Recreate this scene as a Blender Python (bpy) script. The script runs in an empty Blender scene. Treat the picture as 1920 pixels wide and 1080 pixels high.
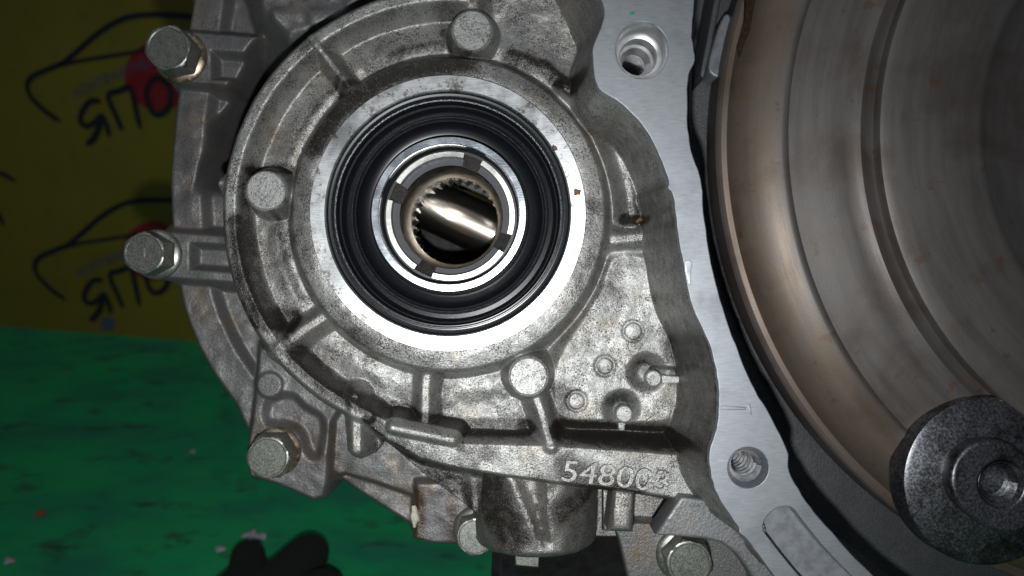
import bpy, bmesh, math, random
import numpy as np
from mathutils import Matrix, Vector, Euler

random.seed(7)
rng = np.random.default_rng(7)
SC = bpy.context.scene
COL = SC.collection

# ------------------------------------------------------------------ camera, light, exposure
S = 0.000155            # metres per working unit
D = 1547.0              # working units from lens to the flange face
PITCH = math.radians(21.0)
HC = 0.33               # lens height above the floor
cam_d = bpy.data.cameras.new('camera')
cam = bpy.data.objects.new('camera', cam_d)
COL.objects.link(cam)
SC.camera = cam
cam.location = (0, 0, HC)
cam.rotation_euler = (math.radians(90) - PITCH, 0, 0)
cam_d.sensor_width = 36.0
cam_d.lens = 36.0 * D / 1920.0
cam_d.clip_start = 0.01
cam_d.clip_end = 20.0
cam_d.dof.use_dof = True
cam_d.dof.focus_distance = (D + 190) * S
cam_d.dof.aperture_fstop = cam_d.lens / 2.9

CAMM = Matrix.Translation(cam.location) @ cam.rotation_euler.to_matrix().to_4x4()

w = bpy.data.worlds.new('World')
SC.world = w
w.use_nodes = True
w.node_tree.nodes['Background'].inputs[0].default_value = (0.80, 0.86, 1.0, 1)
w.node_tree.nodes['Background'].inputs[1].default_value = 0.055

fl_d = bpy.data.lights.new('phone_flash', 'AREA')
fl_d.shape = 'DISK'
fl_d.size = 0.007
fl_d.energy = 0.37
fl_d.spread = math.radians(112)
fl_d.color = (0.97, 1.0, 1.0)
flash = bpy.data.objects.new('phone_flash', fl_d)
COL.objects.link(flash)
flash.matrix_world = CAMM @ Matrix.Translation((-0.005, -0.030, 0.0))

cl_d = bpy.data.lights.new('fill_light', 'AREA')  # unseen overhead fill, added to lift shadows and brighten the floor
cl_d.shape = 'RECTANGLE'
cl_d.size = 1.2
cl_d.size_y = 0.3
cl_d.energy = 3.0
cl_d.color = (0.88, 0.95, 1.0)
cl = bpy.data.objects.new('fill_light', cl_d)
COL.objects.link(cl)
cl.location = (-0.5, -0.5, 2.2)
cl.rotation_euler = (Vector((0, 0.6, 0)) - cl.location).to_track_quat('-Z', 'Y').to_euler()

SC.view_settings.view_transform = 'Standard'
SC.view_settings.look = 'None'
SC.view_settings.gamma = 1
SC.view_settings.exposure = 0.0
SC.view_settings.use_curve_mapping = False

# ------------------------------------------------------------------ frame helpers
# gearbox frame: x right, y depth behind the flange face, z up; photo units -> metres
FRAME = Matrix.Translation((0, D * S * math.cos(PITCH), HC - D * S * math.sin(PITCH))) @ Matrix.Rotation(-PITCH, 4, 'X')


def W(px, py, d):
    """photo position seen at depth d -> working units in the gearbox frame"""
    k = (D + d) / D
    return (960 + (px - 960) * k, 540 + (py - 540) * k)


def WP(pts, d):
    return np.array([W(x, y, d) for x, y in pts], float)


def tof(X, Y, d):
    """working units -> metres in the gearbox frame"""
    return ((X - 960) * S, d * S, (540 - Y) * S)


def tof_a(X, Y, d):
    return np.stack([(X - 960) * S, d * S, (540 - Y) * S], -1)


def spline(pts, n=8, closed=False):
    """Catmull-Rom resample"""
    P = np.array(pts, float)
    N = len(P)
    out = []
    rngi = range(N) if closed else range(N - 1)
    for i in rngi:
        if closed:
            p0, p1, p2, p3 = P[(i - 1) % N], P[i], P[(i + 1) % N], P[(i + 2) % N]
        else:
            p0, p1, p2, p3 = P[max(i - 1, 0)], P[i], P[i + 1], P[min(i + 2, N - 1)]
        for t in np.linspace(0, 1, n, endpoint=False):
            out.append(0.5 * ((2 * p1) + (-p0 + p2) * t + (2 * p0 - 5 * p1 + 4 * p2 - p3) * t * t + (-p0 + 3 * p1 - 3 * p2 + p3) * t ** 3))
    if not closed:
        out.append(P[-1])
    return np.array(out)


def seg_dist(X, Y, a, b):
    dx, dy = b[0] - a[0], b[1] - a[1]
    t = np.clip(((X - a[0]) * dx + (Y - a[1]) * dy) / (dx * dx + dy * dy + 1e-9), 0, 1)
    return np.hypot(X - a[0] - t * dx, Y - a[1] - t * dy)


def line_dist(X, Y, pts):
    r = np.full(X.shape, 1e9)
    for i in range(len(pts) - 1):
        r = np.minimum(r, seg_dist(X, Y, pts[i], pts[i + 1]))
    return r


def poly_sdf(X, Y, pts):
    r = np.full(X.shape, 1e9)
    ins = np.zeros(X.shape, bool)
    n = len(pts)
    for i in range(n):
        a, b = pts[i], pts[(i + 1) % n]
        r = np.minimum(r, seg_dist(X, Y, a, b))
        c = ((a[1] > Y) != (b[1] > Y))
        if a[1] != b[1]:
            c &= X < (b[0] - a[0]) * (Y - a[1]) / (b[1] - a[1]) + a[0]
        ins ^= c
    return np.where(ins, -r, r)


def smin(a, b, k):
    h = np.clip(0.5 + 0.5 * (b - a) / k, 0, 1)
    return b * (1 - h) + a * h - k * h * (1 - h)


def smax(a, b, k):
    return -smin(-a, -b, k)


def sstep(e0, e1, x):
    t = np.clip((x - e0) / (e1 - e0), 0, 1)
    return t * t * (3 - 2 * t)


def hill(x, w_, s):
    return s * (np.sqrt(np.maximum(x, 0) ** 2 + w_ * w_) - w_)


def vnoise(X, Y, sc, seed=0):
    """cheap value noise, roughly -1..1"""
    r = np.random.default_rng(seed)
    T = r.uniform(-1, 1, (256, 256))
    x, y = X / sc + 1000.3, Y / sc + 1000.7
    xi, yi = np.floor(x).astype(int), np.floor(y).astype(int)
    fx, fy = x - xi, y - yi
    fx, fy = fx * fx * (3 - 2 * fx), fy * fy * (3 - 2 * fy)
    g = lambda i, j: T[i & 255, j & 255]
    return (g(xi, yi) * (1 - fx) + g(xi + 1, yi) * fx) * (1 - fy) + (g(xi, yi + 1) * (1 - fx) + g(xi + 1, yi + 1) * fx) * fy


# ------------------------------------------------------------------ object helpers
def setp(o, label=None, cat=None, group=None, kind=None):
    if label: o['label'] = label
    if cat: o['category'] = cat
    if group: o['group'] = group
    if kind: o['kind'] = kind
    return o


BASE = {}


def thing(name, label, cat, base, group=None, mat=None):
    """Empty at the thing's base (frame metres), in the tilted gearbox frame"""
    o = bpy.data.objects.new(name, None)
    o.empty_display_size = 0.02
    COL.objects.link(o)
    o.matrix_world = FRAME @ Matrix.Translation(base)
    BASE[o.name] = Vector(base)
    return setp(o, label, cat, group)


def mesh_obj(name, verts, faces, mat, parent=None, smooth=True, sharp=None):
    me = bpy.data.meshes.new(name)
    me.from_pydata([tuple(v) for v in verts], [], [tuple(int(i) for i in f) for f in faces])
    me.update()
    return wrap(name, me, mat, parent, smooth, sharp)


def wrap(name, me, mat, parent=None, smooth=True, sharp=None):
    bm = bmesh.new(); bm.from_mesh(me)
    bmesh.ops.recalc_face_normals(bm, faces=bm.faces)
    bm.to_mesh(me); bm.free()
    if smooth:
        me.polygons.foreach_set('use_smooth', [True] * len(me.polygons))
        if sharp is not None:
            me.set_sharp_from_angle(angle=math.radians(sharp))
    me.materials.append(mat)
    o = bpy.data.objects.new(name, me)
    COL.objects.link(o)
    if parent is not None:
        o.parent = parent
        if parent.name in BASE:
            o.location = -BASE[parent.name]
    return o


def lathe(name, cx, cy, prof, mat, parent, seg=128, sharp=30, closed=False, wob=None):
    """prof: list of (radius, depth) in working units around axis at working (cx,cy)"""
    prof = [p for p in prof]
    v, f = [], []
    n = len(prof)
    for i in range(seg):
        a = 2 * math.pi * i / seg
        for r, d in prof:
            v.append(tof(cx + r * math.cos(a), cy + r * math.sin(a), d))
    m = n if closed else n - 1
    for i in range(seg):
        j = (i + 1) % seg
        for k in range(m):
            k2 = (k + 1) % n
            f.append((i * n + k, j * n + k, j * n + k2, i * n + k2))
    return mesh_obj(name, v, f, mat, parent, True, sharp)


def plate(name, outline, holes, d0, d1, mat, parent, bevel=3.0, sharp=35, res=2):
    """prism between depth d0 (front) and d1, outline/holes in working units"""
    cu = bpy.data.curves.new(name, 'CURVE')
    cu.dimensions = '2D'
    cu.fill_mode = 'BOTH'
    cu.extrude = max((d1 - d0) / 2 - bevel, 0.01) * S
    cu.bevel_depth = bevel * S
    cu.bevel_resolution = res
    cu.offset = -bevel * S
    for L in [outline] + list(holes):
        sp = cu.splines.new('POLY')
        sp.points.add(len(L) - 1)
        for i, (x, y) in enumerate(L):
            sp.points[i].co = ((x - 960) * S, (540 - y) * S, 0, 1)
        sp.use_cyclic_u = True
    tmp = bpy.data.objects.new('tmp', cu)
    COL.objects.link(tmp)
    dg = bpy.context.evaluated_depsgraph_get()
    me = bpy.data.meshes.new_from_object(tmp.evaluated_get(dg))
    bpy.data.objects.remove(tmp)
    mid = (d0 + d1) / 2 * S
    n = len(me.vertices)
    co = np.empty(n * 3); me.vertices.foreach_get('co', co); co = co.reshape(-1, 3)
    co = np.stack([co[:, 0], mid - co[:, 2], co[:, 1]], -1)
    me.vertices.foreach_set('co', co.ravel())
    me.name = name
    me.materials.clear()
    bm = bmesh.new(); bm.from_mesh(me)
    bmesh.ops.remove_doubles(bm, verts=bm.verts, dist=1e-6)
    bm.to_mesh(me); bm.free()
    o = wrap(name, me, mat, parent, True, sharp)
    for p in o.data.polygons:
        if abs(p.normal.y) > 0.9995: p.use_smooth = False
    return o


def circ(cx, cy, r, n=64, ry=None):
    return [(cx + r * math.cos(2 * math.pi * i / n), cy + (ry or r) * math.sin(2 * math.pi * i / n)) for i in range(n)]


def text_mesh(body, size, extrude, bevel, mat_name, shear=0.0, align='CENTER', space=1.0):
    cu = bpy.data.curves.new('text', 'FONT')
    cu.body = body
    cu.size = size
    cu.extrude = extrude
    cu.bevel_depth = bevel
    cu.shear = shear
    cu.align_x = align
    cu.align_y = 'CENTER'
    cu.space_character = space
    tmp = bpy.data.objects.new('tmp', cu)
    COL.objects.link(tmp)
    dg = bpy.context.evaluated_depsgraph_get()
    me = bpy.data.meshes.new_from_object(tmp.evaluated_get(dg))
    bpy.data.objects.remove(tmp)
    me.materials.clear()
    n = len(me.vertices)
    co = np.empty(n * 3); me.vertices.foreach_get('co', co)
    return me, co.reshape(-1, 3)


def field_mesh(name, x0, x1, y0, y1, step, depth_fn, keep_fn, mat, parent, grime_tone=None, skirt=60, back=None):
    xs = np.arange(x0, x1 + step, step); ys = np.arange(y0, y1 + step, step)
    X, Y = np.meshgrid(xs, ys, indexing='ij')
    d = depth_fn(X, Y)
    keep = keep_fn(X, Y)
    nx, ny = X.shape
    idx = np.arange(nx * ny).reshape(nx, ny)
    q = keep[:-1, :-1] & keep[1:, :-1] & keep[1:, 1:] & keep[:-1, 1:]
    F = np.stack([idx[:-1, :-1][q], idx[:-1, 1:][q], idx[1:, 1:][q], idx[1:, :-1][q]], -1)
    used = np.unique(F)
    remap = np.full(nx * ny, -1); remap[used] = np.arange(len(used))
    F = remap[F]
    V = tof_a(X, Y, d).reshape(-1, 3)[used]
    # boundary skirt
    E = np.concatenate([F[:, [0, 1]], F[:, [1, 2]], F[:, [2, 3]], F[:, [3, 0]]])
    key = np.sort(E, 1)
    kk = key[:, 0].astype(np.int64) * 10000000 + key[:, 1]
    u, inv, cnt = np.unique(kk, return_inverse=True, return_counts=True)
    B = E[cnt[inv] == 1]
    bv = np.unique(B)
    bmap = np.full(len(V), -1); bmap[bv] = np.arange(len(bv)) + len(V)
    SV = V[bv].copy(); SV[:, 1] += skirt * S
    SF = np.stack([B[:, 1], B[:, 0], bmap[B[:, 0]], bmap[B[:, 1]]], -1)
    V2 = np.concatenate([V, SV]); F2 = np.concatenate([F, SF])
    me = bpy.data.meshes.new(name)
    me.vertices.add(len(V2)); me.vertices.foreach_set('co', V2.ravel().astype(np.float32))
    me.loops.add(F2.size); me.loops.foreach_set('vertex_index', F2.ravel().astype(np.int32))
    me.polygons.add(len(F2))
    me.polygons.foreach_set('loop_start', np.arange(0, F2.size, 4, dtype=np.int32))
    me.polygons.foreach_set('loop_total', np.full(len(F2), 4, dtype=np.int32))
    me.update(calc_edges=True)
    me.polygons.foreach_set('use_smooth', np.ones(len(F2), bool))
    g = np.zeros(len(V2), np.float32)
    if grime_tone is not None:
        g[:len(V)] = grime_tone(X, Y).reshape(-1)[used]
    at = me.attributes.new('grime_tone', 'FLOAT', 'POINT')
    at.data.foreach_set('value', g)
    me.materials.append(mat)
    o = bpy.data.objects.new(name, me)
    COL.objects.link(o)
    o.parent = parent
    o.location = -BASE[parent.name]
    return o


# ------------------------------------------------------------------ materials
class NT:
    def __init__(s, name):
        s.m = bpy.data.materials.new(name); s.m.use_nodes = True
        s.t = s.m.node_tree; s.n = s.t.nodes
        s.b = s.n['Principled BSDF']
        s.co = s.n.new('ShaderNodeTexCoord').outputs['Object']

    def link(s, a, b): s.t.links.new(a, b)

    def mapp(s, scale, rot=(0, 0, 0), vec=None):
        m = s.n.new('ShaderNodeMapping')
        m.inputs['Scale'].default_value = scale; m.inputs['Rotation'].default_value = rot
        s.link(vec or s.co, m.inputs['Vector']); return m.outputs[0]

    def noise(s, scale, detail=4, rough=0.55, vec=None, dist=0.0):
        n = s.n.new('ShaderNodeTexNoise'); n.inputs['Scale'].default_value = scale
        n.inputs['Detail'].default_value = detail; n.inputs['Roughness'].default_value = rough
        n.inputs['Distortion'].default_value = dist
        s.link(vec or s.co, n.inputs['Vector']); return n.outputs['Fac']

    def ramp(s, fac, lo, hi, a=0.0, b=1.0):
        r = s.n.new('ShaderNodeMapRange'); r.interpolation_type = 'SMOOTHSTEP'
        r.inputs['From Min'].default_value = lo; r.inputs['From Max'].default_value = hi
        r.inputs['To Min'].default_value = a; r.inputs['To Max'].default_value = b
        s.link(fac, r.inputs['Value']); return r.outputs[0]

    def math(s, op, a, b=None):
        m = s.n.new('ShaderNodeMath'); m.operation = op
        for i, v in enumerate((a, b)):
            if v is None: continue
            if isinstance(v, (int, float)): m.inputs[i].default_value = v
            else: s.link(v, m.inputs[i])
        return m.outputs[0]

    def mix(s, fac, a, b):
        m = s.n.new('ShaderNodeMix'); m.data_type = 'RGBA'
        for i, v in ((0, fac), (6, a), (7, b)):
            if isinstance(v, (int, float)): m.inputs[i].default_value = v if i == 0 else (v, v, v, 1)
            elif isinstance(v, tuple): m.inputs[i].default_value = (*v, 1) if len(v) == 3 else v
            else: s.link(v, m.inputs[i])
        return m.outputs[2]

    def attr(s, name):
        a = s.n.new('ShaderNodeAttribute'); a.attribute_name = name; return a.outputs['Fac']

    def bump(s, h, strength, dist, prev=None):
        b = s.n.new('ShaderNodeBump'); b.inputs['Strength'].default_value = strength
        b.inputs['Distance'].default_value = dist
        s.link(h, b.inputs['Height'])
        if prev is not None: s.link(prev, b.inputs['Normal'])
        return b.outputs[0]

    def out(s, col=None, rough=None, metal=None, normal=None, spec=None):
        for k, v in (('Base Color', col), ('Roughness', rough), ('Metallic', metal), ('Normal', normal), ('Specular IOR Level', spec)):
            if v is None: continue
            if isinstance(v, (int, float)): s.b.inputs[k].default_value = v
            elif isinstance(v, tuple): s.b.inputs[k].default_value = (*v, 1)
            else: s.link(v, s.b.inputs[k])
        return s.m


def mat_cast(name, base=(0.42, 0.42, 0.41), speck=0.55, brown=0.25, rough=0.42, grime_tone=True, scale=1.0, metal=0.85, gcol=(0.016, 0.013, 0.011)):
    t = NT(name)
    big = t.noise(70 * scale, 5, 0.6)
    mid = t.noise(420 * scale, 5, 0.65)
    fine = t.noise(2000 * scale, 3, 0.7)
    fine2 = t.noise(1200 * scale, 3, 0.7)
    c = t.mix(t.ramp(big, 0.3, 0.75), tuple(x * 0.85 for x in base), tuple(min(1, x * 1.1) for x in base))
    c = t.mix(t.math('MULTIPLY', t.ramp(mid, 0.48, 0.72), 0.45), c, tuple(x * 0.55 for x in base))
    c = t.mix(t.math('MULTIPLY', t.ramp(big, 0.5, 0.72), brown), c, (0.20, 0.15, 0.10))
    # black pinhole speckle, denser in patches
    dens = t.ramp(t.noise(160 * scale, 4, 0.6), 0.30, 0.75, 0.0, 0.13)
    sp = t.ramp(t.math('ADD', fine, dens), 0.575, 0.69)
    c = t.mix(t.math('MULTIPLY', sp, speck), c, (0.035, 0.03, 0.026))
    r = t.math('ADD', t.ramp(mid, 0.3, 0.7, rough - 0.07, rough + 0.1), t.math('MULTIPLY', sp, 0.15))
    m = metal
    if grime_tone:
        g = t.attr('grime_tone')
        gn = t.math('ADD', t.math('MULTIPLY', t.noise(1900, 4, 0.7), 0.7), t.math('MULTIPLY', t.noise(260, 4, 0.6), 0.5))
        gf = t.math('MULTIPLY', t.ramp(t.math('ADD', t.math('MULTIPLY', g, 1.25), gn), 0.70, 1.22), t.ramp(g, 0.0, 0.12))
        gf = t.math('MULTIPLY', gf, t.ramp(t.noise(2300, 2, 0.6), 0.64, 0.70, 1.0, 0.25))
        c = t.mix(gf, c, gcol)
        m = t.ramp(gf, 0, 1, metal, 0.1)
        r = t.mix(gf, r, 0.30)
    n = t.bump(fine2, 0.7, 0.00022)
    n = t.bump(mid, 0.22, 0.00035, n)
    n = t.bump(fine, 0.8, 0.00016, n)
    return t.out(c, r, m, n)


def mat_machined(name, base=(0.62, 0.63, 0.64), rough=0.36, ang=0.0, stain=0.0, scr=1.0, fleck=0.4):
    t = NT(name)
    v = t.mapp((260, 260, 3200), (0, ang, 0))
    br = t.noise(1.0, 4, 0.6, v)
    v2 = t.mapp((400, 400, 5200), (0, ang + 0.9, 0))
    br2 = t.noise(1.0, 3, 0.6, v2)
    big = t.noise(90, 5, 0.6)
    fine = t.noise(2800, 3, 0.7)
    c = t.mix(t.ramp(br, 0.3, 0.7), tuple(x * 0.8 for x in base), base)
    c = t.mix(t.math('MULTIPLY', t.ramp(big, 0.45, 0.75), 0.35), c, tuple(x * 0.62 for x in base))
    c = t.mix(t.math('MULTIPLY', t.ramp(fine, 0.62, 0.7), fleck), c, (0.06, 0.05, 0.045))
    if stain:
        sn = t.math('ADD', t.noise(150, 5, 0.7), t.math('MULTIPLY', t.noise(1300, 4, 0.7), 0.5))
        c = t.mix(t.math('MULTIPLY', t.ramp(sn, 0.79, 0.92), stain), c, (0.11, 0.065, 0.04))
    for q, (a2, col) in enumerate(((0.5, 1.5), (-0.7, 0.35), (1.25, 1.4), (-1.2, 0.45))):
        sv = t.mapp((120 + 40 * q, 100, 3000), (0, a2, 0))
        sn2 = t.math('MULTIPLY', t.ramp(t.noise(1.0, 2, 0.5, sv), 0.69, 0.73), t.ramp(t.noise(60 + 13 * q, 3, 0.5), 0.48, 0.6))
        c = t.mix(t.math('MULTIPLY', sn2, 0.6 * scr), c, tuple(min(1.0, x * col) for x in base))
    r = t.ramp(big, 0.3, 0.75, rough - 0.06, rough + 0.12)
    n = t.bump(br, 0.25 * scr, 0.00006)
    n = t.bump(br2, 0.2 * scr, 0.00005, n)
    n = t.bump(fine, 0.15, 0.00004, n)
    return t.out(c, r, 1.0, n)


def mat_simple(name, col, rough, metal, var=0.3, ns=400, bump=0.1, bd=0.0001, dirt=None, dirt_amt=0.5, dscale=120):
    t = NT(name)
    n1 = t.noise(ns, 5, 0.65)
    c = t.mix(t.ramp(n1, 0.3, 0.7), tuple(x * (1 - var) for x in col), tuple(min(1, x * (1 + var * 0.5)) for x in col))
    if dirt:
        c = t.mix(t.math('MULTIPLY', t.ramp(t.noise(dscale, 6, 0.7), 0.48, 0.66), dirt_amt), c, dirt)
    nn = t.bump(n1, bump, bd)
    return t.out(c, t.ramp(n1, 0.3, 0.7, max(0.03, rough - 0.08), rough + 0.1), metal, nn)


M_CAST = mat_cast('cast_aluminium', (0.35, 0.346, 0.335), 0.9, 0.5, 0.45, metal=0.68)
M_PAD = mat_cast('cast_pad', (0.38, 0.38, 0.37), 0.7, 0.15, 0.48, False, metal=0.6)
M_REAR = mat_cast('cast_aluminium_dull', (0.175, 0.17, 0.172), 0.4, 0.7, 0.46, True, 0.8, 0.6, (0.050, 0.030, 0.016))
M_BOSS = mat_cast('cast_boss', (0.28, 0.27, 0.26), 0.8, 0.3, 0.45, True, 0.9)
M_STRUT = mat_cast('strut_skin', (0.22, 0.222, 0.225), 0.3, 0.4, 0.5, False, 0.6, 0.6)
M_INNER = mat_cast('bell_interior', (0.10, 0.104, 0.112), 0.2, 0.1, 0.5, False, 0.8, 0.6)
M_FLANGE = mat_machined('machined_flange', (0.36, 0.375, 0.40), 0.55, 0.75, 0.0, 1.6, 0.35)
M_RING = mat_machined('machined_ring', (0.74, 0.75, 0.76), 0.36, 0.3, 0.75, 0.8, 0.75)
M_HUB = mat_machined('machined_hub', (0.62, 0.66, 0.72), 0.28, 0.6, 0.0, 1.2, 0.3)
M_SLOT = mat_machined('ground_face', (0.66, 0.65, 0.62), 0.32, 0.2, 0.0, 0.6, 0.7)
M_THREAD = mat_simple('thread_metal', (0.66, 0.66, 0.67), 0.44, 1.0, 0.1, 300, 0.0)
M_RUBBER = NT('oily_rubber').out((0.006, 0.007, 0.009), 0.27, 0.0)
M_RUBBER.node_tree.nodes['Principled BSDF'].inputs['Specular IOR Level'].default_value = 0.4
M_RUBRIM = mat_simple('worn_rubber_ridge', (0.24, 0.24, 0.26), 0.32, 0.8, 0.9, 2600, 0.8, 0.0002)
M_DARKST = mat_simple('dark_steel', (0.045, 0.046, 0.05), 0.5, 0.8, 0.3, 900)
M_SLOTDK = mat_simple('rough_slot', (0.06, 0.055, 0.05), 0.35, 0.7, 0.8, 2400, 1.0, 0.0004)
M_BORE = mat_simple('bronzed_bore', (0.42, 0.37, 0.31), 0.36, 1.0, 0.25, 300, 0.1, 0.00005, (0.10, 0.085, 0.07), 0.5, 900)
M_SHAFT = NT('polished_shaft').out((0.66, 0.61, 0.53), 0.24, 1.0)
M_TOOTH = mat_simple('gear_tooth', (0.40, 0.39, 0.37), 0.3, 1.0, 0.2, 300)
M_BOLT = mat_simple('zinc_bolt', (0.30, 0.31, 0.28), 0.38, 0.85, 0.2, 2200, 0.25, 0.0001, (0.13, 0.115, 0.08), 0.4, 420)
M_BOLTR = mat_simple('rusty_flange', (0.42, 0.34, 0.26), 0.36, 0.9, 0.3, 500, 0.2, 0.0001, (0.16, 0.07, 0.03), 0.8, 160)
M_BLACK = mat_simple('black_block', (0.006, 0.006, 0.007), 0.7, 0.0, 0.3, 200)
M_GLOVE = mat_simple('black_knit', (0.007, 0.007, 0.008), 0.95, 0.0, 0.5, 900, 0.9, 0.0012)
M_LUG = mat_simple('burnt_lug', (0.19, 0.195, 0.21), 0.36, 0.9, 0.5, 1100, 0.35, 0.0002, (0.035, 0.028, 0.025), 0.9, 60)
M_CHIP = mat_simple('pale_chip', (0.34, 0.34, 0.36), 0.7, 0.0, 0.2, 300)
M_RUSTC = mat_simple('rust_crumb', (0.25, 0.09, 0.03), 0.8, 0.0, 0.3, 300)
M_SPAT = mat_simple('weld_spatter', (0.45, 0.43, 0.38), 0.4, 0.8, 0.4, 700)
M_GREENP = mat_simple('green_paint_fleck', (0.02, 0.22, 0.14), 0.5, 0.0, 0.3, 900)
M_GASKET = mat_simple('old_sealant', (0.50, 0.47, 0.38), 0.7, 0.0, 0.3, 900, 0.4, 0.0003)
M_RIBL = mat_simple('pale_rib', (0.22, 0.23, 0.25), 0.5, 0.5, 0.15, 300)
M_RUSTF = mat_simple('rust_flake', (0.16, 0.075, 0.035), 0.7, 0.0, 0.5, 2200, 0.6, 0.0003)
M_OIL = mat_simple('oil_run', (0.03, 0.017, 0.010), 0.25, 0.0, 0.3, 500)


def mat_converter():
    t = NT('converter_steel')
    sx = t.n.new('ShaderNodeSeparateXYZ'); t.link(t.co, sx.inputs[0])
    cx = t.n.new('ShaderNodeCombineXYZ'); t.link(sx.outputs[0], cx.inputs[0]); t.link(sx.outputs[2], cx.inputs[2])
    ln = t.n.new('ShaderNodeVectorMath'); ln.operation = 'LENGTH'; t.link(cx.outputs[0], ln.inputs[0])
    r = ln.outputs['Value']
    nz = t.n.new('ShaderNodeVectorMath'); nz.operation = 'NORMALIZE'; t.link(cx.outputs[0], nz.inputs[0])
    ns = t.n.new('ShaderNodeSeparateXYZ'); t.link(nz.outputs[0], ns.inputs[0])
    def polar(kr, ka):
        p = t.n.new('ShaderNodeCombineXYZ')
        t.link(t.math('MULTIPLY', r, kr), p.inputs[0])
        t.link(t.math('MULTIPLY', ns.outputs[0], ka), p.inputs[1]); t.link(t.math('MULTIPLY', ns.outputs[2], ka), p.inputs[2])
        return p
    pv = polar(260.0, 3.0)
    turn = t.noise(1.0, 5, 0.6, pv.outputs[0])
    pv2 = polar(1500.0, 22.0)
    turn2 = t.noise(1.0, 4, 0.65, pv2.outputs[0])
    big = t.noise(38, 5, 0.6, dist=0.5)
    fine = t.noise(1500, 4, 0.7)
    c = t.mix(t.ramp(turn, 0.3, 0.7), (0.122, 0.112, 0.108), (0.148, 0.133, 0.125))
    c = t.mix(t.math('MULTIPLY', t.ramp(turn2, 0.45, 0.7), 0.10), c, (0.09, 0.08, 0.08))
    # heat-tint band near the rim
    band = t.math('MULTIPLY', t.ramp(r, 0.1485, 0.153), t.ramp(r, 0.170, 0.166))
    c = t.mix(t.math('MULTIPLY', band, t.ramp(big, 0.30, 0.55, 0.35, 0.75)), c, (0.165, 0.12, 0.083))
    c = t.mix(t.math('MULTIPLY', t.ramp(big, 0.45, 0.72), 0.6), c, (0.075, 0.053, 0.042))
    rs = t.math('ADD', t.noise(150, 3, 0.5), t.math('MULTIPLY', fine, 0.14))
    c = t.mix(t.math('MULTIPLY', t.ramp(rs, 0.715, 0.78), 0.55), c, (0.115, 0.062, 0.035))
    c = t.mix(t.math('MULTIPLY', t.ramp(fine, 0.62, 0.72), 0.6), c, (0.05, 0.035, 0.03))
    c = t.mix(t.math('MULTIPLY', t.ramp(r, 0.0845, 0.0875, 1.0, 0.0), 0.3), c, (0.045, 0.042, 0.045))
    rr = t.ramp(turn, 0.3, 0.7, 0.44, 0.54)
    n = t.bump(turn2, 0.06, 0.00005)
    n = t.bump(fine, 0.3, 0.00008, n)
    return t.out(c, rr, 0.5, n)


M_CONV = mat_converter()


def mat_floor():
    t = NT('green_floor_paint')
    v = t.mapp((1.0, 2.0, 1.0), (0, 0, 0.15))
    b1 = t.noise(14, 6, 0.62, v)
    b2 = t.noise(26, 5, 0.62, v)
    b3 = t.noise(9, 3, 0.5, v)
    c = t.mix(t.ramp(b1, 0.32, 0.68), (0.010, 0.34, 0.13), (0.018, 0.21, 0.125))
    c = t.mix(t.math('MULTIPLY', t.ramp(b3, 0.42, 0.62), 0.55), c, (0.014, 0.40, 0.11))
    c = t.mix(t.math('MULTIPLY', t.ramp(b2, 0.53, 0.70), 0.75), c, (0.026, 0.045, 0.048))
    c = t.mix(t.math('MULTIPLY', t.ramp(t.noise(130, 3, 0.5, v), 0.70, 0.76), 0.6), c, (0.16, 0.24, 0.20))
    n = t.bump(b2, 0.3, 0.002)
    return t.out(c, 0.5, 0.0, n)


M_FLOOR = mat_floor()


def mat_panel():
    t = NT('yellow_panel')
    n1 = t.noise(5, 4, 0.5)
    n2 = t.noise(70, 5, 0.6)
    c = t.mix(t.ramp(n1, 0.3, 0.7), (0.15, 0.125, 0.012), (0.19, 0.165, 0.016))
    c = t.mix(t.math('MULTIPLY', t.ramp(n2, 0.52, 0.7), 0.25), c, (0.08, 0.07, 0.012))
    return t.out(c, 0.5, 0.0, t.bump(n2, 0.05, 0.001))


M_PANEL = mat_panel()
M_INK = mat_simple('black_ink', (0.008, 0.010, 0.017), 0.5, 0.0, 0.1, 100)
M_INKB = mat_simple('blue_ink', (0.05, 0.085, 0.16), 0.5, 0.0, 0.1, 100)
M_INKR = mat_simple('red_ink', (0.21, 0.010, 0.016), 0.5, 0.0, 0.1, 100)

# ------------------------------------------------------------------ setting: floor
def slab(name, x0, x1, y0, y1, z0, z1, mat, parent=None):
    v = [(x, y, z) for z in (z0, z1) for y in (y0, y1) for x in (x0, x1)]
    f = [(0, 1, 3, 2), (4, 5, 7, 6), (0, 1, 5, 4), (2, 3, 7, 6), (0, 2, 6, 4), (1, 3, 7, 5)]
    return mesh_obj(name, v, f, mat, parent, False)


floor = slab('floor', -1.6, 1.6, -0.8, 2.2, -0.03, 0.0, M_FLOOR)
setp(floor, kind='structure')


def ray(px, py):
    v = Vector(((px - 960) / D, -(py - 540) / D, -1.0))
    return (CAMM.to_3x3() @ v)


def on_floor(px, py, z=0.0):
    v = ray(px, py)
    t = (z - HC) / v.z
    return Vector(cam.location) + v * t


# yellow printed panel standing on the floor; foot line through two photo points
A_ = on_floor(0, 612); B_ = on_floor(380, 641)
e = (B_ - A_); e.z = 0; e.normalize()
nrm = Vector((e.y, -e.x, 0))           # towards the camera
if nrm.y > 0: nrm = -nrm
panel = bpy.data.objects.new('yellow_panel', None)
COL.objects.link(panel)
panel.matrix_world = Matrix(((e.x, -nrm.x, 0, A_.x), (e.y, -nrm.y, 0, A_.y), (0, 0, 1, 0), (0, 0, 0, 1)))
setp(panel, 'yellow panel printed with slanted car logos standing on the green floor', 'panel')
PM = panel.matrix_world.inverted()
slab('board', -0.45, 0.75, 0.0, 0.03, 0.0, 0.75, M_PANEL, panel)


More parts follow.
